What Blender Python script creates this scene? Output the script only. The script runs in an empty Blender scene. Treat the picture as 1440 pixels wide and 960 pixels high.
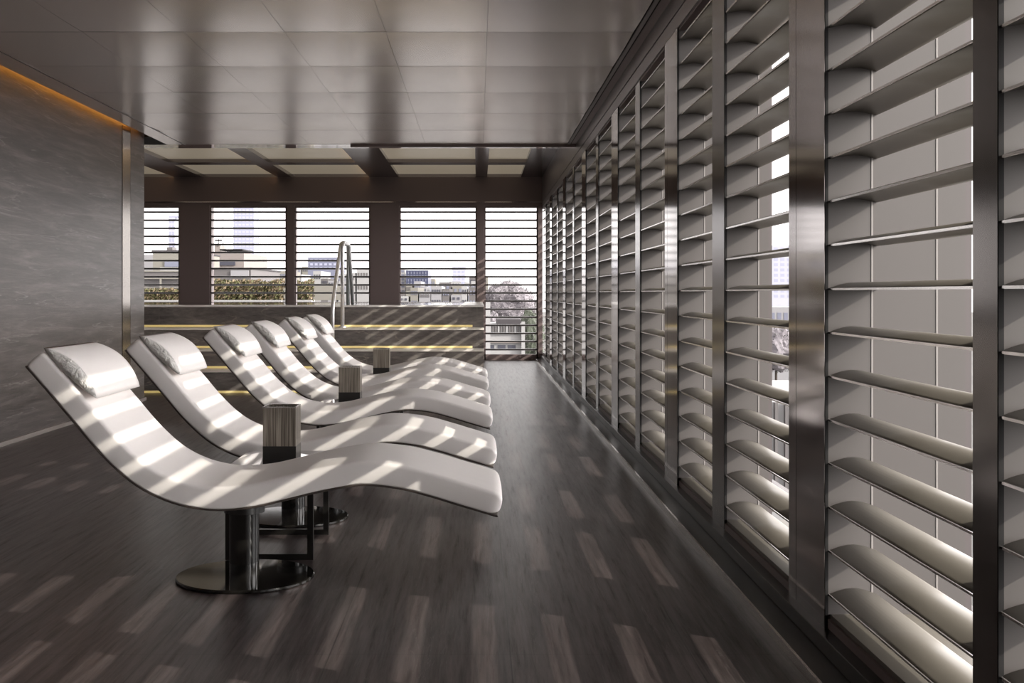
import bpy, bmesh, math, random
from mathutils import Vector, noise
random.seed(7)
PI = math.pi
scn = bpy.context.scene
COL = scn.collection

# ------------------------------------------------------------------ helpers
def link(name, bm, mats, parent=None, smooth=False, auto=None):
    me = bpy.data.meshes.new(name)
    bm.normal_update()
    bm.to_mesh(me); bm.free()
    if not isinstance(mats, (list, tuple)): mats = [mats]
    for m in mats: me.materials.append(m)
    if smooth:
        for p in me.polygons: p.use_smooth = True
        if auto:
            try: me.set_sharp_from_angle(angle=math.radians(auto))
            except Exception: pass
    o = bpy.data.objects.new(name, me); COL.objects.link(o)
    if parent: o.parent = parent
    return o

def empty(name, loc, label=None, cat=None, group=None):
    o = bpy.data.objects.new(name, None); COL.objects.link(o)
    o.location = loc; o.empty_display_size = 0.1
    tag(o, label, cat, group)
    return o

def tag(o, label=None, cat=None, group=None, kind=None):
    if label: o['label'] = label
    if cat: o['category'] = cat
    if group: o['group'] = group
    if kind: o['kind'] = kind
    return o

def struct(o, label=None):
    o['kind'] = 'structure'
    if label: o['label'] = label
    return o

def box(bm, x0, x1, y0, y1, z0, z1, bev=0.0, mi=0):
    vs = [bm.verts.new((x, y, z)) for z in (z0, z1) for x, y in ((x0, y0), (x1, y0), (x1, y1), (x0, y1))]
    f = [(3, 2, 1, 0), (4, 5, 6, 7), (0, 1, 5, 4), (1, 2, 6, 5), (2, 3, 7, 6), (3, 0, 4, 7)]
    fs = [bm.faces.new([vs[i] for i in q]) for q in f]
    for q in fs: q.material_index = mi
    if bev > 0:
        es = list({e for q in fs for e in q.edges})
        r = bmesh.ops.bevel(bm, geom=es, offset=bev, segments=2, affect='EDGES', profile=0.5)
        for q in r['faces']: q.material_index = mi
    return vs

def B(*boxes, bev=0.0):
    bm = bmesh.new()
    for b in boxes: box(bm, *b, bev=bev)
    return bm

def cyl(bm, cx, cy, z0, z1, r, n=48, r1=None, bev=0.0):
    r1 = r if r1 is None else r1
    rings = []
    prof = [(z0, r), (z1, r1)]
    if bev: prof = [(z0, r - bev), (z0 + bev, r), (z1 - bev, r1), (z1, r1 - bev)]
    for z, rr in prof:
        rings.append([bm.verts.new((cx + rr*math.cos(2*PI*i/n), cy + rr*math.sin(2*PI*i/n), z)) for i in range(n)])
    for a, b in zip(rings, rings[1:]):
        for i in range(n): bm.faces.new((a[i], a[(i+1) % n], b[(i+1) % n], b[i]))
    bm.faces.new(rings[0][::-1]); bm.faces.new(rings[-1])

def catmull(pts, n=8):
    P = [Vector(p) for p in pts]; out = []
    for i in range(len(P) - 1):
        p0 = P[i-1] if i else P[0]*2 - P[1]
        p1, p2 = P[i], P[i+1]
        p3 = P[i+2] if i + 2 < len(P) else P[-1]*2 - P[-2]
        for k in range(n):
            t = k / n
            out.append(0.5*((2*p1) + (p2-p0)*t + (2*p0-5*p1+4*p2-p3)*t*t + (3*p1-p0-3*p2+p3)*t**3))
    out.append(P[-1]); return out

def tube(bm, pts, r, n=14):
    P = [Vector(p) for p in pts]; rings = []
    nrm = None
    for i, p in enumerate(P):
        t = (P[min(i+1, len(P)-1)] - P[max(i-1, 0)]).normalized()
        if nrm is None:
            nrm = t.orthogonal().normalized()
        else:
            nrm = (nrm - t*nrm.dot(t)).normalized()
        b = t.cross(nrm)
        rings.append([bm.verts.new(p + r*(math.cos(2*PI*k/n)*nrm + math.sin(2*PI*k/n)*b)) for k in range(n)])
    for a, c in zip(rings, rings[1:]):
        for k in range(n): bm.faces.new((a[k], a[(k+1) % n], c[(k+1) % n], c[k]))
    bm.faces.new(rings[0][::-1]); bm.faces.new(rings[-1])

def fillet(pts, r, n=6):
    P = [Vector(p) for p in pts]; out = [P[0]]
    for i in range(1, len(P)-1):
        a, b, c = P[i-1], P[i], P[i+1]
        d1, d2 = (a-b), (c-b)
        rr = min(r, d1.length*0.45, d2.length*0.45)
        s, e = b + d1.normalized()*rr, b + d2.normalized()*rr
        for k in range(n+1):
            t = k/n
            out.append((1-t)**2*s + 2*t*(1-t)*b + t*t*e)
    out.append(P[-1]); return out

# ------------------------------------------------------------------ materials
def mat(name, col=(0.5, 0.5, 0.5), rough=0.5, metal=0.0, spec=0.5, emit=None, es=0.0, coat=0.0, aniso=0.0):
    m = bpy.data.materials.new(name); m.use_nodes = True
    b = m.node_tree.nodes['Principled BSDF']
    b.inputs['Base Color'].default_value = (*col, 1)
    b.inputs['Roughness'].default_value = rough
    b.inputs['Metallic'].default_value = metal
    b.inputs['Specular IOR Level'].default_value = spec
    b.inputs['Coat Weight'].default_value = coat
    b.inputs['Anisotropic'].default_value = aniso
    if emit:
        b.inputs['Emission Color'].default_value = (*emit, 1)
        b.inputs['Emission Strength'].default_value = es
    return m

def nodes(m): return m.node_tree.nodes, m.node_tree.links, m.node_tree.nodes['Principled BSDF']

def N(m, t, **kw):
    n = m.node_tree.nodes.new(t)
    for k, v in kw.items():
        if k.startswith('i_'):
            key = k[2:]
            key = int(key) if key.isdigit() else key.replace('_', ' ')
            n.inputs[key].default_value = v
        else: setattr(n, k, v)
    return n

def coords(m, scale, rot=(0, 0, 0), loc=(0, 0, 0)):
    tc = N(m, 'ShaderNodeNewGeometry')
    mp = N(m, 'ShaderNodeMapping')
    mp.inputs['Scale'].default_value = scale; mp.inputs['Rotation'].default_value = rot
    mp.inputs['Location'].default_value = loc
    m.node_tree.links.new(tc.outputs['Position'], mp.inputs['Vector'])
    return mp.outputs['Vector']

def ramp(m, src, stops):
    r = N(m, 'ShaderNodeValToRGB')
    e = r.color_ramp.elements
    while len(e) < len(stops): e.new(0.5)
    for q, (p, c) in zip(e, stops):
        q.position = p; q.color = (*c, 1) if len(c) == 3 else c
    m.node_tree.links.new(src, r.inputs['Fac'])
    return r.outputs['Color']

def mixc(m, fac, a, b, mode='MIX'):
    x = N(m, 'ShaderNodeMix', data_type='RGBA', blend_type=mode)
    L = m.node_tree.links
    if isinstance(fac, (int, float)): x.inputs['Factor'].default_value = fac
    else: L.new(fac, x.inputs['Factor'])
    for i, v in ((6, a), (7, b)):
        if isinstance(v, tuple): x.inputs[i].default_value = (*v, 1)
        else: L.new(v, x.inputs[i])
    return x.outputs[2]

def mth(m, op, a, b=None, c=None):
    x = N(m, 'ShaderNodeMath', operation=op)
    for i, v in enumerate((a, b, c)):
        if v is None: continue
        if isinstance(v, (int, float)): x.inputs[i].default_value = v
        else: m.node_tree.links.new(v, x.inputs[i])
    return x.outputs[0]

def joint_mask(m, axis, pitch, off, w):
    g = N(m, 'ShaderNodeNewGeometry'); s = N(m, 'ShaderNodeSeparateXYZ')
    m.node_tree.links.new(g.outputs['Position'], s.inputs[0])
    v = mth(m, 'DIVIDE', mth(m, 'SUBTRACT', s.outputs[axis], off), pitch)
    f = mth(m, 'ABSOLUTE', mth(m, 'SUBTRACT', mth(m, 'FRACT', mth(m, 'ADD', v, 1000.5)), 0.5))
    return mth(m, 'LESS_THAN', f, w / pitch / 2)

def stone(name, c_dark, c_mid, c_light, scale, rough, bump=0.15, joints=(), vein=None, rot=(0, 0, 0), rr=0.15, spec=0.5, fine_scale=None, fine_amt=0.8, fine_lo=0.62, fine_hi=1.3):
    m = mat(name, rough=rough, spec=spec); nd, L, b = nodes(m)
    v = coords(m, scale, rot)
    n1 = N(m, 'ShaderNodeTexNoise', i_Scale=1.0, i_Detail=8.0, i_Roughness=0.65, i_Distortion=0.6)
    L.new(v, n1.inputs['Vector'])
    col = ramp(m, n1.outputs['Fac'], [(0.3, c_dark), (0.5, c_mid), (0.72, c_light)])
    v2 = coords(m, fine_scale or tuple(s*6 for s in scale), rot)
    n2 = N(m, 'ShaderNodeTexNoise', i_Scale=1.0, i_Detail=6.0, i_Roughness=0.7)
    L.new(v2, n2.inputs['Vector'])
    fine = ramp(m, n2.outputs['Fac'], [(0.32, (fine_lo,)*3), (0.7, (fine_hi,)*3)])
    col = mixc(m, fine_amt, col, fine, 'MULTIPLY')
    if vein:
        vc, vs, vw = vein
        v3 = coords(m, vs, rot)
        n3 = N(m, 'ShaderNodeTexNoise', i_Scale=1.0, i_Detail=5.0, i_Roughness=0.55, i_Distortion=1.2)
        L.new(v3, n3.inputs['Vector'])
        k = mth(m, 'ABSOLUTE', mth(m, 'SUBTRACT', n3.outputs['Fac'], 0.5))
        k = ramp(m, k, [(0.0, (1, 1, 1)), (vw, (0, 0, 0))])
        n4 = N(m, 'ShaderNodeTexNoise', i_Scale=0.8, i_Detail=2.0)
        L.new(v, n4.inputs['Vector'])
        k = mixc(m, 1.0, k, ramp(m, n4.outputs['Fac'], [(0.42, (0, 0, 0)), (0.62, (1, 1, 1))]), 'MULTIPLY')
        col = mixc(m, k, col, vc)
    for ax, pitch, off, w, jc in joints:
        col = mixc(m, joint_mask(m, ax, pitch, off, w), col, jc)
    L.new(col, b.inputs['Base Color'])
    rgh = mth(m, 'ADD', mth(m, 'MULTIPLY', n2.outputs['Fac'], rr), rough - rr/2)
    L.new(rgh, b.inputs['Roughness'])
    bp = N(m, 'ShaderNodeBump', i_Strength=bump, i_Distance=0.01)
    L.new(n2.outputs['Fac'], bp.inputs['Height']); L.new(bp.outputs['Normal'], b.inputs['Normal'])
    return m

M = {}
M['floor'] = stone('floor stone', (0.044, 0.033, 0.033), (0.062, 0.048, 0.047), (0.086, 0.069, 0.067), (9, 0.8, 4), 0.31, rr=0.08, fine_scale=(48, 2.2, 4), fine_amt=1.0, fine_lo=0.35, fine_hi=1.75,
                   bump=0.09, joints=((0, 0.6, 0.108, 0.004, (0.015, 0.012, 0.011)), (1, 1.2, 4.02, 0.004, (0.018, 0.015, 0.014))),
                   vein=((0.15, 0.13, 0.125), (22, 1.0, 3), 0.008))
fm = M['floor']; nd, L, b = nodes(fm)
vv = coords(fm, (34, 1.6, 4)); nn_ = N(fm, 'ShaderNodeTexNoise', i_Scale=1.0, i_Detail=7.0, i_Roughness=0.7); L.new(vv, nn_.inputs['Vector'])
mr = N(fm, 'ShaderNodeMapRange'); mr.inputs['From Min'].default_value = 0.36; mr.inputs['From Max'].default_value = 0.64
mr.inputs['To Min'].default_value = 0.12; mr.inputs['To Max'].default_value = 0.85
L.new(nn_.outputs['Fac'], mr.inputs['Value']); L.new(mr.outputs['Result'], b.inputs['Specular IOR Level'])
M['wall'] = stone('wall stone', (0.060, 0.051, 0.049), (0.105, 0.091, 0.087), (0.19, 0.165, 0.158), (1, 0.8, 11), 0.36,
                  bump=0.15, joints=((1, 1.5, 12.7, 0.004, (0.08, 0.07, 0.065)),),
                  vein=((0.24, 0.22, 0.21), (1, 0.35, 7), 0.012), rot=(0.05, 0, 0))
M['marble'] = stone('step stone', (0.10, 0.088, 0.082), (0.17, 0.152, 0.142), (0.27, 0.245, 0.225), (1.6, 2, 6.5), 0.3,
                    bump=0.05, rot=(0, 0.6, 0), joints=((0, 1.35, -1.36, 0.008, (0.20, 0.18, 0.16)),),
                    vein=((0.34, 0.30, 0.26), (0.8, 2, 4.5), 0.02))
M['coping'] = mat('coping stone', (0.85, 0.82, 0.80), 0.25)
M['nosing'] = mat('nosing stone', (0.90, 0.84, 0.77), 0.35)
M['led'] = mat('led amber', (0.8, 0.7, 0.4), 0.5, emit=(1.0, 0.72, 0.22), es=0.32)
M['cove'] = mat('cove led', (0.8, 0.6, 0.3), 0.5, emit=(1.0, 0.42, 0.07), es=14.0)
M['black'] = mat('black metal', (0.012, 0.011, 0.010), 0.28, spec=0.6)
M['gloss'] = mat('gloss black', (0.010, 0.009, 0.008), 0.05, spec=0.5)
M['dark'] = mat('dark bronze paint', (0.19, 0.145, 0.14), 0.45)
M['strip'] = mat('satin steel strip', (0.5, 0.46, 0.42), 0.22, metal=1.0)
M['polish'] = mat('polished soffit steel', (0.97, 0.95, 0.94), 0.05, metal=1.0)
M['shell'] = mat('shell brown', (0.06, 0.048, 0.042), 0.4)
M['warmled'] = mat('warm led', (0.8, 0.6, 0.3), 0.5, emit=(1.0, 0.60, 0.25), es=4.0)
M['darkgap'] = mat('shadow gap', (0.006, 0.005, 0.005), 0.8)
M['mirror'] = mat('brushed steel post', (0.31, 0.28, 0.275), 0.09, metal=1.0)
M['post_b'] = mat('dark steel post', (0.085, 0.072, 0.066), 0.16, metal=1.0)
M['steel'] = mat('header steel', (0.26, 0.235, 0.235), 0.35, metal=0.8)
M['chrome'] = mat('chrome', (0.93, 0.92, 0.92), 0.32, metal=0.7)
M['louver'] = mat('louver paint', (0.130, 0.116, 0.096), 0.4)
M['louver_edge'] = mat('louver lip', (0.75, 0.72, 0.70), 0.2, metal=0.9)
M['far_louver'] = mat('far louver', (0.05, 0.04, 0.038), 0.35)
M['fin'] = mat('fin panel', (0.096, 0.086, 0.082), 0.5)
M['seam'] = mat('fin seam', (0.26, 0.24, 0.23), 0.4)
M['fin_edge'] = mat('fin edge', (0.10, 0.085, 0.085), 0.5)
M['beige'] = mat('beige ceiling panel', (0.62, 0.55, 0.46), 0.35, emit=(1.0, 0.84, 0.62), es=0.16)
M['upper'] = mat('upper ceiling metal', (0.30, 0.275, 0.28), 0.18, metal=0.85)
M['water'] = mat('water', (0.05, 0.06, 0.06), 0.03, spec=0.6)
M['glasstop'] = mat('smoked glass', (0.03, 0.03, 0.03), 0.04, spec=1.0, coat=1.0)

# ceiling tiles: satin metal
m = mat('ceiling tile metal', (0.80, 0.735, 0.70), 0.24, metal=0.85); M['tile'] = m
nd, L, b = nodes(m)
v = coords(m, (1.2, 14, 1)); n1 = N(m, 'ShaderNodeTexNoise', i_Scale=1.0, i_Detail=4.0); L.new(v, n1.inputs['Vector'])


# cushion vinyl
m = mat('white upholstery', (0.79, 0.75, 0.73), 0.5, spec=0.35); M['vinyl'] = m
nd, L, b = nodes(m)
v = coords(m, (5, 5, 5)); n1 = N(m, 'ShaderNodeTexNoise', i_Scale=1.0, i_Detail=3.0); L.new(v, n1.inputs['Vector'])
bp = N(m, 'ShaderNodeBump', i_Strength=0.12, i_Distance=0.02); L.new(n1.outputs['Fac'], bp.inputs['Height'])
L.new(bp.outputs['Normal'], b.inputs['Normal'])
m = mat('pillow end crumpled', (0.62, 0.60, 0.57), 0.5); M['crumple'] = m
nd, L, b = nodes(m)
v = coords(m, (30, 30, 30)); n1 = N(m, 'ShaderNodeTexNoise', i_Scale=1.0, i_Detail=3.0, i_Distortion=1.0); L.new(v, n1.inputs['Vector'])
bp = N(m, 'ShaderNodeBump', i_Strength=0.9, i_Distance=0.02); L.new(n1.outputs['Fac'], bp.inputs['Height'])
L.new(bp.outputs['Normal'], b.inputs['Normal'])
# brushed box steel
m = mat('brushed bin steel', (0.36, 0.32, 0.28), 0.3, metal=0.9); M['brushed'] = m
nd, L, b = nodes(m)
v = coords(m, (160, 160, 3)); n1 = N(m, 'ShaderNodeTexNoise', i_Scale=1.0, i_Detail=3.0); L.new(v, n1.inputs['Vector'])
L.new(ramp(m, n1.outputs['Fac'], [(0.35, (0.16, 0.14, 0.12)), (0.65, (0.50, 0.46, 0.40))]), b.inputs['Base Color'])

# ------------------------------------------------------------------ setting
HC = 2.95          # lower ceiling height
YE = 14.25         # where it ends
YF = 21.7          # far wall
XW = 1.155         # right wall face
XL = -3.74         # left wall face
struct(link('floor', B((-7.6, 1.9, -4, 22.2, -0.12, 0)), M['floor']))

# lower ceiling tiles
bm = bmesh.new()
xs = [-3.44, -3.32] + [0.06 + 0.678*k for k in range(-4, 2)] + [1.043]
xs = sorted(set(round(x, 4) for x in xs))
xs = [-3.44, -2.65, -1.972, -1.294, -0.616, 0.062, 1.043]
ys = [14.22 - 1.223*k for k in range(0, 16)]
for i in range(len(xs)-1):
    for j in range(len(ys)-1):
        y1, y0 = ys[j], ys[j+1]; x0, x1 = xs[i], xs[i+1]
        g = 0.0008; gy = 0.004
        t = random.uniform(-0.0015, 0.0015)
        nx, ny = 6, 8
        grid = [[None]*(ny+1) for _ in range(nx+1)]
        for a in range(nx+1):
            for c in range(ny+1):
                u, w = a/nx, c/ny
                px = x0 + g + (x1-x0-2*g)*u; py = y0 + gy + (y1-y0-2*gy)*w
                bulge = 0.008*(1-(2*w-1)**2)
                grid[a][c] = bm.verts.new((px, py, HC - bulge + t*(w-0.5)))
        for a in range(nx):
            for c in range(ny):
                bm.faces.new((grid[a][c], grid[a][c+1], grid[a+1][c+1], grid[a+1][c]))
for f in bm.faces: f.smooth = True
box(bm, -3.44, 1.043, -4.0, 14.22, HC + 0.006, HC + 0.3, mi=1)
box(bm, 1.043, 1.056, -4.2, 14.22, HC + 0.002, HC + 0.05, mi=1)      # groove beside the louvres
box(bm, 1.056, 1.083, -4.2, 14.22, HC - 0.004, HC + 0.05, mi=2)
box(bm, 1.083, 1.096, -4.2, 14.22, HC + 0.002, HC + 0.05, mi=1)
box(bm, 1.096, XW + 0.1, -4.2, 14.22, HC, HC + 0.3, mi=3)
box(bm, -3.66, -3.455, -4.0, 14.22, HC - 0.003, HC + 0.02, mi=0)
box(bm, -7.6, -3.66, 13.56, 14.28, HC + 0.001, HC + 0.3, mi=1)       # dark border beside the cove
box(bm, -3.455, -3.44, -4.2, 14.22, HC - 0.008, HC + 0.02, mi=2)
box(bm, -3.66, -3.64, -4.2, 13.6, HC, HC + 0.22, mi=3)
box(bm, -4.1, -3.64, -4.2, 13.6, HC + 0.22, HC + 0.3, mi=3)
me_c = link('ceiling_lower', bm, [M['tile'], M['darkgap'], M['steel'], M['dark']])
struct(me_c)
struct(link('trim_1', B((-1.50, XW, 14.22, 14.28, HC - 0.03, HC + 0.34), (-7.6, -1.50, 14.22, 14.28, HC + 0.004, HC + 0.34)), M['dark']))
tag(link('cove_light', B((-3.70, -3.68, -4.0, 13.3, HC + 0.10, HC + 0.12)), M['cove']),
    'amber strip light hidden in the slot above the stone wall', 'light')

struct(link('trim_20', B((-7.6, XW, 14.285, 14.64, HC + 0.004, HC + 0.03)), M['polish']))
# upper pool ceiling
ZU = 3.28
ub = bmesh.new()
cols_x = [(-6.9, -5.45), (-4.93, -3.60), (-3.33, -1.95), (-1.42, -0.04), (0.166, 0.77)]
rows_y = [(16.95, 19.25), (19.62, YF - 0.02), (14.6, 16.6)]
ex = [-7.6] + [v for c in cols_x for v in c] + [1.6]
ey = [14.28] + [v for r in sorted(rows_y) for v in r] + [22.0]
for i in range(len(ex)-1):
    for j in range(len(ey)-1):
        if i % 2 == 1 and j % 2 == 1: continue
        box(ub, ex[i], ex[i+1], ey[j], ey[j+1], ZU, ZU + 0.12)
cu = struct(link('ceiling_upper', ub, M['upper']))
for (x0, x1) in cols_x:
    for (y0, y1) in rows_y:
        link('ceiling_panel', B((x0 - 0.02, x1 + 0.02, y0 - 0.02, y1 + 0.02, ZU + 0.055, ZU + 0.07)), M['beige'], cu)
        if x1 < -1: link('warm_strip', B((x1 - 0.006, x1 - 0.001, y0 + 0.03, y1 - 0.03, ZU + 0.02, ZU + 0.035)), M['warmled'], cu)
struct(link('trim_2', B((-7.6, 1.6, 14.28, 22.0, ZU + 0.13, ZU + 0.3)), M['darkgap']))

# left stone wall
wl = struct(link('wall_left', B((-4.1, XL, -4, 12.70, 0, HC + 0.22), (-4.1, XL, 13.02, 13.55, 0, HC + 0.22), (-4.1, XL - 0.02, 12.70, 13.02, 0, HC + 0.22)), M['wall']))
link('steel_strip', B((XL - 0.02, XL + 0.003, 12.72, 13.0, 0.0, HC + 0.02)), M['strip'], wl)
struct(link('baseboard_left', B((XL, XL + 0.025, -4, 13.55, 0, 0.035)), mat('baseboard stone', (0.30, 0.27, 0.25), 0.25)))
struct(link('wall_left.001', B((-7.75, -7.6, 13.0, 22.0, 0, 3.5)), M['wall']))
struct(link('wall_left.002', B((-7.6, -4.1, 13.2, 13.4, 0, 3.5)), M['wall']))

struct(link('wall_front', B((-4.1, 1.9, -4.3, -4.0, 0, 3.4)), M['wall']))
# far wall: beam, columns, louvres
struct(link('wall_back', B((-7.6, 1.6, YF, YF + 0.35, 2.775, ZU), (-7.6, 1.18, YF - 0.02, YF, 2.84, ZU)), M['dark']))
struct(link('trim_3', B((-7.6, 1.15, YF - 0.03, YF - 0.015, 2.828, 2.838)), M['polish']))
struct(link('wall_back_lower', B((-7.6, 0.05, YF + 0.03, YF + 0.3, 0, 1.03)), M['dark']))
k78 = 1/78.34
colpx = [(252.5, 295), (403, 414), (520.5, 561.5), (670.5, 681)]
fcols = [((a-672)*k78, (c-672)*k78) for a, c in colpx]
for n, (a, c) in enumerate(fcols):
    struct(link('trim_%d' % (n + 4), B((a, c, YF, YF + 0.35, 0, 2.78), bev=0.004), M['dark']))
struct(link('trim_8', B((1.08, 1.16, YF - 0.02, YF + 0.3, 0, 2.78)), M['dark']))

def blade_bm(x_in, x_out, y0, y1, along='y', arch=0.018, th=0.012):
    """arched airfoil blade, local z=0 at its inner lip; runs along y (or x)."""
    bm = bmesh.new(); n = 12; top = []; bot = []
    for i in range(n+1):
        u = i/n
        zt = arch*math.sin(PI*min(1, u*1.0)) + 0.004
        th_u = th*(0.35 + 0.65*math.sin(PI*min(1.0, 0.08 + u*0.9)))
        top.append((u, zt)); bot.append((u, zt - th_u))
    sec = top + bot[::-1]
    rings = []
    for e in (y0, y1):
        ring = []
        for u, z in sec:
            w = x_in + (x_out - x_in)*u
            ring.append(bm.verts.new((w, e, z) if along == 'y' else (e, w, z)))
        rings.append(ring)
    k = len(sec)
    for i in range(k):
        q = [rings[0][i], rings[0][(i+1) % k], rings[1][(i+1) % k], rings[1][i]]
        f = bm.faces.new(q if along == 'x' else q[::-1])
        f.smooth = True
        if i == k-1: f.material_index = 1; f.smooth = False
    for r in rings:
        bm.faces.new(r)
    bmesh.ops.recalc_face_normals(bm, faces=bm.faces)
    # small rounded lip on the room edge
    if along == 'y': box(bm, x_in - 0.002, x_in + 0.002, y0, y1, -0.001, 0.005, mi=1)
    else: box(bm, y0, y1, x_in - 0.004, x_in + 0.003, -0.008, 0.004, mi=1)
    return bm

ZK = [1.2116 + 0.1455*k for k in range(-8, 11)]      # louvre heights, shared by both walls
wins = [(-7.6, fcols[0][0]), (fcols[0][1], fcols[1][0]), (fcols[1][1], fcols[2][0]), (fcols[2][1], fcols[3][0]), (fcols[3][1], 1.08)]
wn = 0
for i, (a, c) in enumerate(wins):
    wn += 1
    low = 1.03 if i < 4 else 0.0
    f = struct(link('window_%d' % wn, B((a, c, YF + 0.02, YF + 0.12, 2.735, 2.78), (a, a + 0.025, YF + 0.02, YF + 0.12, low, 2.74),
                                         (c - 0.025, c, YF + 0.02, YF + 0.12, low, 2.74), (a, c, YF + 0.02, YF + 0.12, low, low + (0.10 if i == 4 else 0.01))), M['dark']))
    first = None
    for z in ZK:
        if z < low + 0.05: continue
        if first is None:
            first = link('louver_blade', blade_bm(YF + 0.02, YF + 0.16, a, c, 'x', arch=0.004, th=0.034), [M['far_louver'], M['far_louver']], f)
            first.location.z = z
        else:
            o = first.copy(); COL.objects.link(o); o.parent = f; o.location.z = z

# right wall: curb, header, posts, fins, louvres
struct(link('trim_21', B((1.36, 1.66, -4, 21.9, 2.80, 3.2)), M['dark']))  # eave added outside the louvres to cut the topmost sun stripes
cb = struct(link('baseboard_right', B((1.03, 1.6, -4, 21.9, 0, 0.03), (1.12, 1.24, -4, 21.9, 0.03, 0.085), bev=0.003), mat('curb', (0.022, 0.018, 0.016), 0.3, spec=0.4)))
link('curb_edge', B((1.022, 1.032, -4, 21.68, 0, 0.034)), M['louver_edge'], cb)
struct(link('trim_9', B((XW, XW + 0.2, -4, 21.9, 2.835, HC + 0.4), (XW, XW + 0.2, -4, 21.9, 2.735, 2.825)), M['steel']))
struct(link('trim_10', B((XW + 0.01, XW + 0.19, -4, 21.9, 2.82, 2.84)), M['darkgap']))
tn = 10
PA = [(4.03 + 2.98*k, 4.49 + 2.98*k) for k in range(-3, 6)]
PB = [(-3.2, -3.0), (-0.30, -0.12), (2.706, 2.841), (5.71, 6.00), (8.68, 8.93), (11.68, 11.91), (14.62, 14.84), (17.6, 17.8), (20.6, 20.8)]
for (y0, y1) in PA:
    tn += 1
    t = struct(link('trim_%d' % tn, B((XW, XW + 0.01, y0, y1 - 0.105, 0.03, 2.74), (XW, XW + 0.01, y1 - 0.10, y1, 0.03, 2.74)), M['mirror']))
    link('groove', B((XW + 0.006, XW + 0.012, y1 - 0.106, y1 - 0.099, 0.03, 2.74), (XW + 0.002, XW + 0.012, y0 - 0.004, y0, 0.03, 2.74)), M['darkgap'], t)
    link('fin_panel', B((XW + 0.01, 1.31, y0, y1, 0.03, 3.2), (1.318, 1.526, y0, y1, 0.03, 3.2), (1.534, 1.625, y0, y1, 0.03, 3.2)), M['fin'], t)
    link('fin_seam', B((1.311, 1.317, y0 - 0.002, y1 - 0.004, 0.03, 3.2), (1.527, 1.533, y0 - 0.002, y1 - 0.004, 0.03, 3.2)), M['seam'], t)
    link('fin_edge', B((1.625, 1.65, y0 + 0.01, y1 - 0.01, 0.03, 3.2)), M['fin_edge'], t)
for (y0, y1) in PB:
    tn += 1
    t = struct(link('trim_%d' % tn, B((1.163, 1.172, y0, y1, 0.03, 2.74)), M['post_b']))
    link('groove', B((1.164, 1.176, y0 - 0.004, y0, 0.03, 2.74)), M['darkgap'], t)
    link('fin_panel', B((1.172, 1.322, y0, y1, 0.03, 3.2), (1.33, 1.372, y0, y1, 0.03, 3.2)), M['fin'], t)
    link('fin_seam', B((1.323, 1.329, y0 - 0.002, y1 - 0.004, 0.03, 3.2)), M['seam'], t)
    link('fin_edge', B((1.372, 1.392, y0 + 0.01, y1 - 0.01, 0.03, 3.2)), M['fin_edge'], t)
allp = sorted(PA + PB)
for (p, q) in zip(allp, allp[1:] + [(21.9, 22)]):
    y0, y1 = p[1], q[0]
    wn += 1
    f = struct(link('window_%d' % wn, B((1.165, 1.33, y0, y1, 0.03, 0.115), (1.165, 1.33, y0, y1, 2.72, 2.76)), M['dark']))
    link('window_sill', B((1.175, 1.50, y0, y1, 0.115, 0.13)), M['louver'], f)
    first = None
    for z in ZK:
        if z < 0.15: continue
        if first is None:
            first = link('louver_blade', blade_bm(1.170, 1.330, y0, y1, 'y', arch=0.020), [M['louver'], M['louver_edge']], f)
            first.location.z = z
        else:
            o = first.copy(); COL.objects.link(o); o.parent = f; o.location.z = z

# ------------------------------------------------------------------ pool and its steps
XR = 0.072
ps = empty('raised_pool', (-3.7, 14.5, 0), 'raised pool of veined brown stone with four amber lit steps and pale coping', 'pool')
zs = [0, 0.276, 0.512, 0.765, 1.046]; ysf = [14.5, 14.8, 15.1, 15.4]
def rel(o, root):
    o.parent = root
    o.matrix_parent_inverse = root.matrix_basis.inverted()
    return o
ps_inv = None
from mathutils import Matrix
def link_rel(name, bm, mats, root, **kw):
    """geometry given in world space, stored relative to its thing's base"""
    base = Vector(root.location)
    r = root
    while r.parent: r = r.parent; base += Vector(r.location)
    bmesh.ops.translate(bm, verts=bm.verts, vec=-base)
    return link(name, bm, mats, root, **kw)
for k in range(3):
    y0, y1 = ysf[k], ysf[k+1]
    s = link_rel('step', B((-7.59, XR, y0, y1 + 0.01, 0 if k == 0 else zs[k], zs[k+1] - 0.026)), M['marble'], ps)
    link_rel('nosing', B((-7.59, XR + 0.004, y0 - 0.018, y1 + 0.0, zs[k+1] - 0.026, zs[k+1]), bev=0.003), M['nosing'], ps)
for k in range(4):
    link_rel('light_strip', B((-7.5, XR - (0.05 if k == 0 else 0.14), ysf[k] - 0.006, ysf[k], zs[k] + 0.004, zs[k] + 0.030)), M['led'], ps)
pool = ps
link_rel('pool_wall', B((-7.59, XR, 15.4, 15.6, 0, 1.022), (XR - 0.2, XR, 15.6, 21.69, 0, 1.022)), M['marble'], pool)
link_rel('coping', B((-7.59, XR + 0.006, 15.375, 15.72, 1.022, 1.046), (XR - 0.30, XR + 0.006, 15.72, 21.69, 1.022, 1.046), bev=0.004), M['coping'], pool)
bm = bmesh.new(); box(bm, -7.59, XR - 0.25, 15.65, 21.72, 0.6, 1.034)
m = M['water']; nd, L, b = nodes(m)
v = coords(m, (3, 9, 1)); n1 = N(m, 'ShaderNodeTexNoise', i_Scale=1.0, i_Detail=2.0); L.new(v, n1.inputs['Vector'])
bp = N(m, 'ShaderNodeBump', i_Strength=0.05, i_Distance=0.02); L.new(n1.outputs['Fac'], bp.inputs['Height']); L.new(bp.outputs['Normal'], b.inputs['Normal'])
link_rel('water', bm, M['water'], pool)

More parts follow.
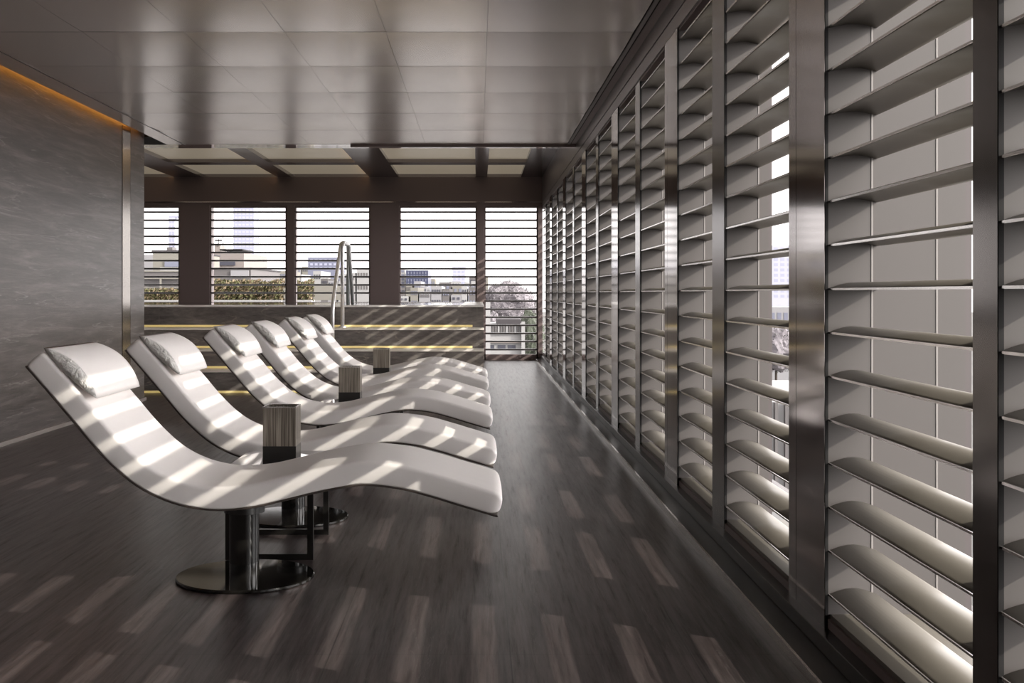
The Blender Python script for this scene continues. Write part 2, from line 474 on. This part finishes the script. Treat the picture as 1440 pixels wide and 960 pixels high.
# pool handrails
for X_, foot, zf, pts, lb in ((-1.797, 14.95, zs[2], [(14.95, 1.05), (15.88, 1.86), (16.75, 1.86), (16.75, 1.036)], 'chrome pool handrail with its foot on the lower step, sloping up in front'),
                              (-1.702, 15.2, zs[3], [(15.2, 1.84), (15.95, 1.84), (16.45, 1.036)], 'chrome pool handrail with its foot on the upper step, sloping down behind')):
    hr = empty('handrail', (X_, foot, zf), lb, 'handrail', 'pool handrails')
    bm = bmesh.new(); tube(bm, fillet([(X_, foot, zf + 0.01)] + [(X_, a, c) for a, c in pts], 0.10), 0.024)
    link_rel('rail', bm, M['chrome'], hr, smooth=True)
    bm = bmesh.new(); cyl(bm, X_, foot, zf + 0.001, zf + 0.02, 0.05, 24)
    link_rel('flange', bm, M['chrome'], hr, smooth=True, auto=40)

# ------------------------------------------------------------------ loungers
prof_px = [(33, 516), (62, 549), (101, 595), (145, 646), (190, 685), (240, 709), (295, 719.5), (350, 716.5), (399, 706), (442, 695.5), (486, 687), (515, 684.5), (559, 689), (600, 699), (643, 712), (700, 729)]
S0 = 355.0
bot = [Vector(((x-672)/S0, 0, 1.2-(y-412)/S0)) for x, y in prof_px]
bot = catmull(bot, 5)
W = 0.62; T = 0.100
def frames(P):
    out = []
    for i, p in enumerate(P):
        t = (P[min(i+1, len(P)-1)] - P[max(i-1, 0)]).normalized()
        out.append((p, t, Vector((-t.z, 0, t.x))))
    return out
FR = frames(bot)
def loft_cushion(bm, FR, off, th, w0, w1, rt, rb, rend, rtoe=None):
    rtoe = rtoe or rend
    st = []
    n = 5
    p, t, nn = FR[0]
    for k in range(n, 0, -1):
        a = (PI/2)*k/n
        st.append((p + t*(rend - rend*math.sin(a)) , t, nn, rend*(1-math.cos(a))))
    first = [f for f in FR if (f[0]-FR[0][0]).length > rend]
    p2, t2, n2_ = FR[-1]
    mid = [f for f in first if (f[0]-p2).length > rtoe]
    for f in mid: st.append((f[0], f[1], f[2], 0.0))
    for k in range(0, n+1):
        a = (PI/2)*k/n
        st.append((p2 - t2*(rtoe - rtoe*math.sin(a)), t2, n2_, rtoe*(1-math.cos(a))))
    rings = []
    for p, t, nn, ins in st:
        lo, hi = off + ins*0.6, off + th - ins*0.9
        a0, a1 = w0 + ins*0.4, w1 - ins*0.4
        ring = []
        def arc(cy, cv, r, s, e, k=5):
            for q in range(k+1):
                a = s + (e-s)*q/k
                ring.append((cy + r*math.cos(a), cv + r*math.sin(a)))
        R = min(rt, (hi-lo)/2.2); r = min(rb, (hi-lo)/2.2)
        arc(a1 - R, hi - R, R, 0, PI/2)
        nW = 8
        for q in range(1, nW):                       # slightly crowned top
            u = q/nW; ring.append((a1 - R + (a0 + R - (a1 - R))*u, hi + 0.006*math.sin(PI*u)))
        arc(a0 + R, hi - R, R, PI/2, PI)
        arc(a0 + r, lo + r, r, PI, 1.5*PI, 3)
        arc(a1 - r, lo + r, r, 1.5*PI, 2*PI, 3)
        rings.append([bm.verts.new(p + nn*v + Vector((0, y, 0))) for y, v in ring])
    k = len(rings[0])
    for A, C in zip(rings, rings[1:]):
        for i in range(k): bm.faces.new((A[i], A[(i+1) % k], C[(i+1) % k], C[i]))
    bm.faces.new(rings[0][::-1]); bm.faces.new(rings[-1])
    bmesh.ops.recalc_face_normals(bm, faces=bm.faces)

XS = -0.98
def make_lounger(y, label):
    root = empty('spa_lounger', (XS, y + W/2, 0), label, 'lounger', 'white wave shaped loungers in a row')
    def put(name, bm, mt, parent=root, **kw):
        bmesh.ops.translate(bm, verts=bm.verts, vec=Vector((-XS, -W/2, 0)))
        return link(name, bm, mt, parent, **kw)
    bm = bmesh.new(); loft_cushion(bm, FR, 0.010, T - 0.010, 0.0, W, 0.018, 0.008, 0.022, 0.045)
    put('cushion', bm, M['vinyl'], smooth=True)
    bm = bmesh.new(); loft_cushion(bm, FR, 0.002, 0.010, 0.004, W - 0.004, 0.004, 0.004, 0.008)
    put('shell', bm, M['shell'], smooth=True, auto=50)
    # pillow: lens section lofted across the width
    A = Vector((-1.727, 0, 0.980)); C = Vector((-1.515, 0, 0.780))
    ch = (C - A); L_ = ch.length; d = ch.normalized(); nn = Vector((-d.z, 0, d.x))
    if nn.z < 0: nn = -nn
    bm = bmesh.new(); n = 14; rings = []
    for j in range(13):
        w = j/12
        y_ = 0.008 + (W - 0.010)*w
        e = min(w, 1-w)*12
        s = 0.90 + 0.10*min(1, e/1.5)
        ring = []
        for i in range(n+1):
            u = i/n; ring.append(A + d*(L_*u) + nn*(0.004 + 0.050*s*math.sin(PI*u)**0.85))
        for i in range(n-1, 0, -1):
            u = i/n; ring.append(A + d*(L_*u) - nn*(0.012*s*math.sin(PI*u)))
        rings.append([bm.verts.new(q + Vector((0, y_, 0))) for q in ring])
    k = len(rings[0])
    for R1, R2 in zip(rings, rings[1:]):
        for i in range(k): bm.faces.new((R1[i], R1[(i+1) % k], R2[(i+1) % k], R2[i])).smooth = True
    for R, sg in ((rings[0], -1), (rings[-1], 1)):
        ctr = sum((q.co for q in R), Vector())/k
        cv = bm.verts.new(ctr + Vector((0, sg*0.016, 0)))
        mid = [bm.verts.new(q.co.lerp(ctr, 0.45) + Vector((0, sg*0.012 + random.uniform(-.002, .002), 0))) for q in R]
        for i in range(k):
            f1 = bm.faces.new((R[i], R[(i+1) % k], mid[(i+1) % k], mid[i])); f2 = bm.faces.new((mid[i], mid[(i+1) % k], cv))
            f1.material_index = f2.material_index = 1; f1.smooth = f2.smooth = True
    bmesh.ops.recalc_face_normals(bm, faces=bm.faces)
    put('pillow', bm, [M['vinyl'], M['crumple']])
    zb = min(p.z for p in bot)
    bm = bmesh.new(); cyl(bm, XS - 0.005, W/2, 0.012, zb + 0.004, 0.062, 48); put('stem', bm, M['gloss'], smooth=True, auto=40)
    bm = bmesh.new(); cyl(bm, XS - 0.005, W/2, zb - 0.028, zb + 0.002, 0.085, 40); put('mounting_collar', bm, M['black'], smooth=True, auto=40)
    bm = bmesh.new(); cyl(bm, XS, W/2, 0.0, 0.016, 0.288, 72, bev=0.004); put('base_plate', bm, M['gloss'], smooth=True, auto=40)
    return root

def copy_tree(o, parent=None):
    c = o.copy(); COL.objects.link(c)
    if parent: c.parent = parent; c.matrix_parent_inverse = o.matrix_parent_inverse.copy()
    for ch in list(o.children): copy_tree(ch, c)
    return c

YLs = [4.79, 6.14, 7.87, 9.18, 10.80, 12.10]
labs = ['white curved spa lounger nearest the camera, its whole black stem and round base in view',
        'white spa lounger second in the row, its head beside the end of the stone wall',
        'white spa lounger third in the row, between the first two bins on black tables',
        'white spa lounger fourth in the row, just behind the middle steel bin',
        'white spa lounger fifth in the row, in front of the farthest steel bin',
        'white spa lounger farthest down the row, its head beside the chrome pool handrail']
L0 = make_lounger(YLs[0], labs[0])
for y, lb in zip(YLs[1:], labs[1:]):
    c = copy_tree(L0); c.location.y = y + W/2; c['label'] = lb

# ------------------------------------------------------------------ side tables and the steel bins on them
def make_table(y, label):
    root = empty('side_table', (-0.94, y + 0.3, 0), label, 'side table', 'black frame tables between loungers')
    x0, x1 = -1.137, -0.742; b_ = 0.026
    for yy in (y, y + 0.59 - b_):
        link_rel('leg_frame', B((x0, x1, yy, yy + b_, 0, b_), (x0, x0 + b_, yy, yy + b_, b_, 0.40), (x1 - b_, x1, yy, yy + b_, b_, 0.40), (x0, x1, yy, yy + b_, 0.375, 0.40)), M['black'], root)
    link_rel('top_rail', B((x0, x0 + b_, y + b_, y + 0.59 - b_, 0.375, 0.40)), M['black'], root)
    link_rel('top_rail', B((x1 - b_, x1, y + b_, y + 0.59 - b_, 0.375, 0.40)), M['black'], root)
    link_rel('table_top', B((x0 - 0.005, x1 + 0.005, y - 0.005, y + 0.595, 0.40, 0.414), bev=0.003), M['glasstop'], root)
    return root
def make_bin(y, label):
    root = empty('steel_bin', (-0.936, y + 0.0775, 0.414), label, 'bin', 'open square steel bins')
    h = 0.0775; z0 = 0.414; x = -0.936; t = 0.005
    def shell(z0_, z1_, e=0.0):
        return [(x-h-e, x+h+e, y-e, y+t, z0_, z1_), (x-h-e, x+h+e, y+2*h-t, y+2*h+e, z0_, z1_), (x-h-e, x-h+t, y+t, y+2*h-t, z0_, z1_), (x+h-t, x+h+e, y+t, y+2*h-t, z0_, z1_)]
    link_rel('body', B(*shell(z0 + 0.064, z0 + 0.245)), M['brushed'], root)
    link_rel('base', B(*shell(z0, z0 + 0.064, 0.001), (x-h+t, x+h-t, y+t, y+2*h-t, z0, z0 + 0.005)), M['black'], root)
    link_rel('rim', B(*shell(z0 + 0.245, z0 + 0.250, 0.001)), M['louver_edge'], root)
    return root
TY = [5.44, 8.52, 11.44]
BY = [5.70, 8.80, 11.70]
tl = ['black framed side table with dark glass top between the two nearest loungers',
      'black framed side table between the third and fourth loungers, mostly hidden',
      'black framed side table between the two farthest loungers, mostly hidden']
bl = ['largest looking open steel bin with black base, between the two nearest loungers',
      'middle open steel bin with black base, between the third and fourth loungers',
      'smallest looking open steel bin, between the two farthest loungers by the pool steps']
T0 = make_table(TY[0], tl[0]); B0_ = make_bin(BY[0], bl[0])
for i in (1, 2):
    c = copy_tree(T0); c.location.y = TY[i] + 0.3; c['label'] = tl[i]
    c = copy_tree(B0_); c.location.y = BY[i] + 0.0775; c['label'] = bl[i]
# ------------------------------------------------------------------ the city outside
def PX(x, d): return (x - 672)*d/1700
def PZ(y, d): return 1.2 - (y - 412)*d/1700
GZ = -24.0
def cm(name, c, r=0.7): 
    m = mat(name, c, r, spec=0.2); return m
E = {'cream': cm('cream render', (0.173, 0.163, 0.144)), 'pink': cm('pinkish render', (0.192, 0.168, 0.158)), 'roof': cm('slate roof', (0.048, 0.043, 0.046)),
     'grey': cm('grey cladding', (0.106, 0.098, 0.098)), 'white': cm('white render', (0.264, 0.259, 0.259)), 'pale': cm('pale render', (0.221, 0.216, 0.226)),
     'lav': cm('haze tinted glass', (0.293, 0.299, 0.383), 0.4), 'lav2': cm('haze tinted glass pale', (0.360, 0.360, 0.432), 0.4), 'blue': cm('blue glass', (0.048, 0.053, 0.091), 0.3),  # lavender pair: distance haze painted into the tower colours
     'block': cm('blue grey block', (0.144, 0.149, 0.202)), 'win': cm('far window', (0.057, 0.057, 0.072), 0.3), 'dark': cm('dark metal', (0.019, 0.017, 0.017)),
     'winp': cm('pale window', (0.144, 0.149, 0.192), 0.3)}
gm = stone('city ground', (0.06, 0.06, 0.055), (0.09, 0.088, 0.085), (0.14, 0.135, 0.13), (0.02, 0.02, 0.02), 0.9, bump=0)
struct(link('ground', B((-900, 900, 23.5, 1600, GZ - 1, GZ), (2.5, 900, -300, 23.5, GZ - 1, GZ)), gm))

def facade(root, x0, x1, y, z0, z1, nx, nz, mt, fw=0.6, fh=0.55, name='window'):
    dx, dz = (x1-x0)/nx, (z1-z0)/nz
    bx = []
    for i in range(nx):
        for k in range(nz):
            cx, cz = x0 + dx*(i+0.5), z0 + dz*(k+0.5)
            bx.append((cx - dx*fw/2, cx + dx*fw/2, y - 0.05, y + 0.05, cz - dz*fh/2, cz + dz*fh/2))
    link_rel(name, B(*bx), mt, root)['kind'] = 'stuff' if len(bx) > 1 else 'thing'

def building(name, px0, px1, ytop, d, depth, mt, label, cat='building', nx=0, nz=0, wm='win', zb=None, roof=None, group=None, zlow=None, fw=0.6, fh=0.55):
    x0, x1, zt = PX(px0, d), PX(px1, d), PZ(ytop, d)
    zb = GZ if zb is None else zb
    r = empty(name, ((x0+x1)/2, d + depth/2, zb), label, cat, group)
    link_rel('wall', B((x0, x1, d, d + depth, zb, zt)), E[mt], r)
    if nx: facade(r, x0 + (x1-x0)*.04, x1 - (x1-x0)*.04, d, PZ(zlow, d) if zlow else max(zb, zt - (x1-x0)*1.5), zt - (x1-x0)*.03, nx, nz, E[wm], fw, fh)
    if roof:
        o = (x1-x0)*0.03
        link_rel('roof', B((x0 - o, x1 + o, d - o, d + depth + o, zt, zt + roof[0])), E[roof[1]], r)
    return r, x0, x1, zt

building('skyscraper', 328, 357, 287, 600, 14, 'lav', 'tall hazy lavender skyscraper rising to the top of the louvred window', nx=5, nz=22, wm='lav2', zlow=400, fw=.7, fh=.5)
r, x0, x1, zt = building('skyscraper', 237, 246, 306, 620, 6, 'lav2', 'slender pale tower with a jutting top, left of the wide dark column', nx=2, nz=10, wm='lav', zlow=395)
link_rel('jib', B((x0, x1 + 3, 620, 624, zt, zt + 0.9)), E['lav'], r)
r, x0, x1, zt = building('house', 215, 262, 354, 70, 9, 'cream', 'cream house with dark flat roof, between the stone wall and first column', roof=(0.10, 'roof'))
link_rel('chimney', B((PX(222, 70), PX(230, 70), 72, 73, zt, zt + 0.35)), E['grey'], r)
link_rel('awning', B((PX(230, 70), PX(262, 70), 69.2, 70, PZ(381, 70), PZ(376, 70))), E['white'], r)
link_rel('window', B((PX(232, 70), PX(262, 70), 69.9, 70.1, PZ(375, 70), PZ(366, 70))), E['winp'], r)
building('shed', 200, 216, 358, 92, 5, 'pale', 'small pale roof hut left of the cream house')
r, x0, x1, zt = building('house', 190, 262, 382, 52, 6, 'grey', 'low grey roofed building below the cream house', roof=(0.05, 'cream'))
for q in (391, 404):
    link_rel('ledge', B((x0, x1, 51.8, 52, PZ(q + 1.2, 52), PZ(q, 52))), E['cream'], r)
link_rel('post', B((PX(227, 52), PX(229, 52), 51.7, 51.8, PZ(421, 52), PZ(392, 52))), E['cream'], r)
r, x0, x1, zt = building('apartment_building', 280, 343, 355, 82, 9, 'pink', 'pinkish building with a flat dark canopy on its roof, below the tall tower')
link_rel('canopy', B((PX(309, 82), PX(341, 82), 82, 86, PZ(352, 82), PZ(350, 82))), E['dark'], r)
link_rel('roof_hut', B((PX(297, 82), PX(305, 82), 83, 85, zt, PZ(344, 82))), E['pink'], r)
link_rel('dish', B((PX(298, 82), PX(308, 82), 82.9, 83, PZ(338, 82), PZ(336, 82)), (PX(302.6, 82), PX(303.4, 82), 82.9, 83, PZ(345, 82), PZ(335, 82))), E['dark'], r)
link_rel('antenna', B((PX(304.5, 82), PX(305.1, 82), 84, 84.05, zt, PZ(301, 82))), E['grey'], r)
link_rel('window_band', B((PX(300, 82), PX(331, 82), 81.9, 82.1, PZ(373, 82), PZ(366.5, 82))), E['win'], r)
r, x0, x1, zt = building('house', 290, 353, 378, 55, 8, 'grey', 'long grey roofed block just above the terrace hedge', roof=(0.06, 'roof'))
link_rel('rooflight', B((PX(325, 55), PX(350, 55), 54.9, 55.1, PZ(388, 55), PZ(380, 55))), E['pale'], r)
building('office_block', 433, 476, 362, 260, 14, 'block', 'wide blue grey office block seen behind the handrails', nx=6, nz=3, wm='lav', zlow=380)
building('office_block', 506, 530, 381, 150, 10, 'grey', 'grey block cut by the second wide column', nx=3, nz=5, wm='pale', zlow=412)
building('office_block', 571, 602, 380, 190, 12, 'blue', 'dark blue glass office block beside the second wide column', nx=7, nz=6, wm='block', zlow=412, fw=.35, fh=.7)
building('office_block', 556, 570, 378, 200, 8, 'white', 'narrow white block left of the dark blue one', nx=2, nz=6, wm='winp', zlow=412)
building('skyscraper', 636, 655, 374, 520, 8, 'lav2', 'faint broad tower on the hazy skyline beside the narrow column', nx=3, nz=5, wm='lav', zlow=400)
building('garden_wall', 440, 480, 399, 34, 0.3, 'cream', 'plain beige wall right of the clipped hedge', 'wall', zb=1.0)
random.seed(21)
n = 0
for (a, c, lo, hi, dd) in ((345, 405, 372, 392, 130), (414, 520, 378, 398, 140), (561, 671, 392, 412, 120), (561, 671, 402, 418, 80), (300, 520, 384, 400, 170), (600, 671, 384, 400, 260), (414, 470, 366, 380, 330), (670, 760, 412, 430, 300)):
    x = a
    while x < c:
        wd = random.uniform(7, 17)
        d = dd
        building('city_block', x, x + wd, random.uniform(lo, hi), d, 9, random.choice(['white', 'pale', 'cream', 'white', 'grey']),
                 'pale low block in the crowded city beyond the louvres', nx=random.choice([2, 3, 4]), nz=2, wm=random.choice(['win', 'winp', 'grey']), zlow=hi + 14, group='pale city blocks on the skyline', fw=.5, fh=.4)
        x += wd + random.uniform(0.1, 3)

# terrace parapet with hedges
tag(link('terrace_parapet', B((-12, 0.3, 29.2, 31.2, GZ, 0.855), (-12, 0.3, 29.2, 29.35, 0.855, 0.99)), E['white']), 'white terrace parapet below the clipped hedges', 'parapet')
leaf_g = cm('hedge green', (0.085, 0.082, 0.035), 0.6); leaf_b = cm('leaf brown', (0.16, 0.12, 0.075), 0.6)
leaf_h = cm('hazy leaf', (0.165, 0.150, 0.162), 0.7); leaf_h2 = cm('hazy leaf light', (0.185, 0.170, 0.180), 0.7)  # grey lavender of distance haze mixed into the leaf colours
leaf_d = cm('soft green leaf', (0.062, 0.070, 0.053), 0.7); bark = cm('bark', (0.048, 0.038, 0.034))
def leaves(bm, pts, size, nm=2):
    for p in pts:
        n_ = Vector((random.gauss(0, 1), random.gauss(0, 1), random.gauss(0, 1))).normalized()
        t = n_.orthogonal().normalized(); b_ = n_.cross(t); s_ = size*random.uniform(.6, 1.3)
        vs = [bm.verts.new(p + t*s_), bm.verts.new(p + b_*s_*.5), bm.verts.new(p - t*s_), bm.verts.new(p - b_*s_*.5)]
        bm.faces.new(vs).material_index = random.randrange(nm)
def hedge(px0, px1, ytop, d, label):
    x0, x1, z1 = PX(px0, d), PX(px1, d), PZ(ytop, d); z0 = 1.0
    r = empty('hedge', ((x0+x1)/2, d, 0.86), label, 'hedge', None)
    link_rel('planter', B((x0, x1, d - 0.25, d + 0.35, 0.86, 1.03), bev=0.01), E['white'], r)
    bm = bmesh.new(); pts = []
    for _ in range(int(2600*(x1-x0))):
        px = random.uniform(x0, x1); hh = z1 - 0.16*abs(noise.noise(Vector((px*2.2, 3.1, 0)))) - 0.1*random.random()**3
        pts.append(Vector((px, d + random.uniform(-.22, .32), random.uniform(z0, hh))))
    leaves(bm, pts, 0.045)
    link_rel('foliage', bm, [leaf_g, leaf_b], r)
    bm = bmesh.new()
    x = x0 + 0.15
    while x < x1: tube(bm, [(x, d, 1.0), (x + random.uniform(-.05, .05), d + .02, z1 - .25)], 0.015, 6); x += 0.3
    link_rel('stem', bm, bark, r)['kind'] = 'stuff'
hedge(297, 398, 392, 29.8, 'long clipped brown green hedge in a white terrace planter')
hedge(414, 440, 391, 29.9, 'short clipped hedge right of the narrow dark column')
hedge(200, 256, 405, 29.7, 'low leafy hedge seen beside the end of the stone wall')

def tree(px, ytop, ybot, wpx, d, label, m1, m2, nleaf=3500, name='tree'):
    cx, zt, zb = PX(px, d), PZ(ytop, d), PZ(ybot, d); rx = wpx*d/1700/2; rz = (zt-zb)/2; cz = (zt+zb)/2
    r = empty(name, (cx, d + rx, GZ), label, 'tree', None)
    bm = bmesh.new(); bmesh.ops.create_icosphere(bm, subdivisions=4, radius=1)
    for v in bm.verts:
        q = v.co.copy(); k = 0.86 + 0.24*noise.noise(q*2.2 + Vector((px, 0, 0))) + 0.10*noise.noise(q*6)
        v.co = Vector((cx + q.x*rx*k, d + rx + q.y*rx*k, cz + q.z*rz*k))
    surf = [v.co.copy() for v in bm.verts]
    pts = [random.choice(surf) + Vector((random.gauss(0, rx*.05), random.gauss(0, rx*.05), random.gauss(0, rz*.05))) for _ in range(nleaf)]
    leaves(bm, pts, rx*0.035)
    link_rel('crown', bm, [m1, m2], r)
    bm = bmesh.new(); cyl(bm, cx, d + rx, GZ, cz, rx*.09, 12, r1=rx*.05); link_rel('trunk', bm, bark, r)
tree(715, 392, 470, 84, 120, 'great hazy grey domed tree seen through the tallest louvred window', leaf_h, leaf_h2, 6000)
tree(690, 436, 500, 50, 95, 'grey green tree at the foot of the domed tree, behind the villa', leaf_h, leaf_d)
tree(748, 432, 520, 46, 90, 'soft green tree right of the white villa', leaf_d, leaf_h)
tree(664, 402, 430, 30, 200, 'small hazy tree on the skyline left of the domed tree', leaf_h2, leaf_h, 1500)
# villa
d = 62
r, x0, x1, zt = building('villa', 676, 738, 458, d, 8, 'white', 'white villa with balustrade and three dark windows near the corridor end', 'building')
link_rel('roof', B((PX(700, d), PX(734, d), d + 2, d + 6, zt, PZ(450, d))), E['roof'], r)
link_rel('parapet_rail', B((x0, x1, d - .1, d, PZ(458, d), PZ(456, d)), (x0, x1, d - .1, d, PZ(470, d), PZ(467.5, d))), E['white'], r)
for i in range(16):
    xx = x0 + (x1-x0)*(i+.5)/16
    link_rel('baluster', B((xx - .04, xx + .04, d - .08, d - .02, PZ(467.5, d), PZ(458, d))), E['grey'] if i % 3 else E['white'], r)
link_rel('corner_pier', B((PX(733, d), PX(738, d), d - .3, d, GZ, PZ(452, d))), E['white'], r)
for a in (684, 700, 714):
    link_rel('window', B((PX(a, d), PX(a + 11, d), d - .04, d + .1, PZ(491, d), PZ(485, d))), E['win'], r)
link_rel('cornice', B((x0, x1, d - .15, d, PZ(482, d), PZ(479, d))), E['pink'], r)
# seen obliquely through the side louvres
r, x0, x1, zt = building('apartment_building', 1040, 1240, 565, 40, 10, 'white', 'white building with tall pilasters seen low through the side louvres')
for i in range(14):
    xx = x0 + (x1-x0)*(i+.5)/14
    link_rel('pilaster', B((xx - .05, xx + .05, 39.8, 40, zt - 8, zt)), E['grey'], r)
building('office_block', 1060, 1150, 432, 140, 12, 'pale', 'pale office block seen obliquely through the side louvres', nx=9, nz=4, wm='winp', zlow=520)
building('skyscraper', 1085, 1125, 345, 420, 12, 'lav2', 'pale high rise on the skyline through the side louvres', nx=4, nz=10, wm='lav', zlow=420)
tree(1100, 455, 530, 70, 75, 'grey green tree seen through the side louvres', leaf_h, leaf_d, 2500)

# ------------------------------------------------------------------ world, sun, camera
SKY_F, SKY_S, SUN_E = 2.3, 12.0, 4.3
w = bpy.data.worlds.new('sky'); scn.world = w; w.use_nodes = True
bg = w.node_tree.nodes['Background']
tcw = w.node_tree.nodes.new('ShaderNodeTexCoord'); sx = w.node_tree.nodes.new('ShaderNodeSeparateXYZ')
rp = w.node_tree.nodes.new('ShaderNodeMapRange'); rp.interpolation_type = 'SMOOTHSTEP'
rp.inputs['From Min'].default_value = 0.30; rp.inputs['From Max'].default_value = 0.95
rp.inputs['To Min'].default_value = SKY_F; rp.inputs['To Max'].default_value = SKY_S
w.node_tree.links.new(tcw.outputs['Generated'], sx.inputs[0]); w.node_tree.links.new(sx.outputs['X'], rp.inputs['Value'])
w.node_tree.links.new(rp.outputs['Result'], bg.inputs['Strength'])
bg.inputs['Color'].default_value = (1.0, 0.965, 0.955, 1)

sd = bpy.data.lights.new('sun', 'SUN'); sd.energy = SUN_E; sd.angle = math.radians(0.34); sd.color = (1.0, 0.95, 0.84)
so = bpy.data.objects.new('sun', sd); COL.objects.link(so)
dirv = Vector((-1.0, 0.55, -0.575)).normalized()
so.rotation_euler = dirv.to_track_quat('-Z', 'Y').to_euler()
so.location = (12, -6, 9)

cam = bpy.data.cameras.new('camera'); co = bpy.data.objects.new('camera', cam); COL.objects.link(co)
co.location = (0, 0, 1.2); co.rotation_euler = (PI/2, 0, 0)
cam.sensor_fit = 'HORIZONTAL'; cam.sensor_width = 36; cam.lens = 42.5
cam.shift_x = (720 - 672)/1440; cam.shift_y = -(480 - 412)/1440
cam.clip_start = 0.05; cam.clip_end = 3000
scn.camera = co
scn.view_settings.view_transform = 'Standard'; scn.view_settings.look = 'None'
scn.view_settings.exposure = 0.0; scn.view_settings.gamma = 1.0
scn.view_settings.use_curve_mapping = False
scn.cycles.max_bounces = 10; scn.cycles.diffuse_bounces = 5; scn.cycles.glossy_bounces = 6
scn.cycles.sample_clamp_indirect = 8.0
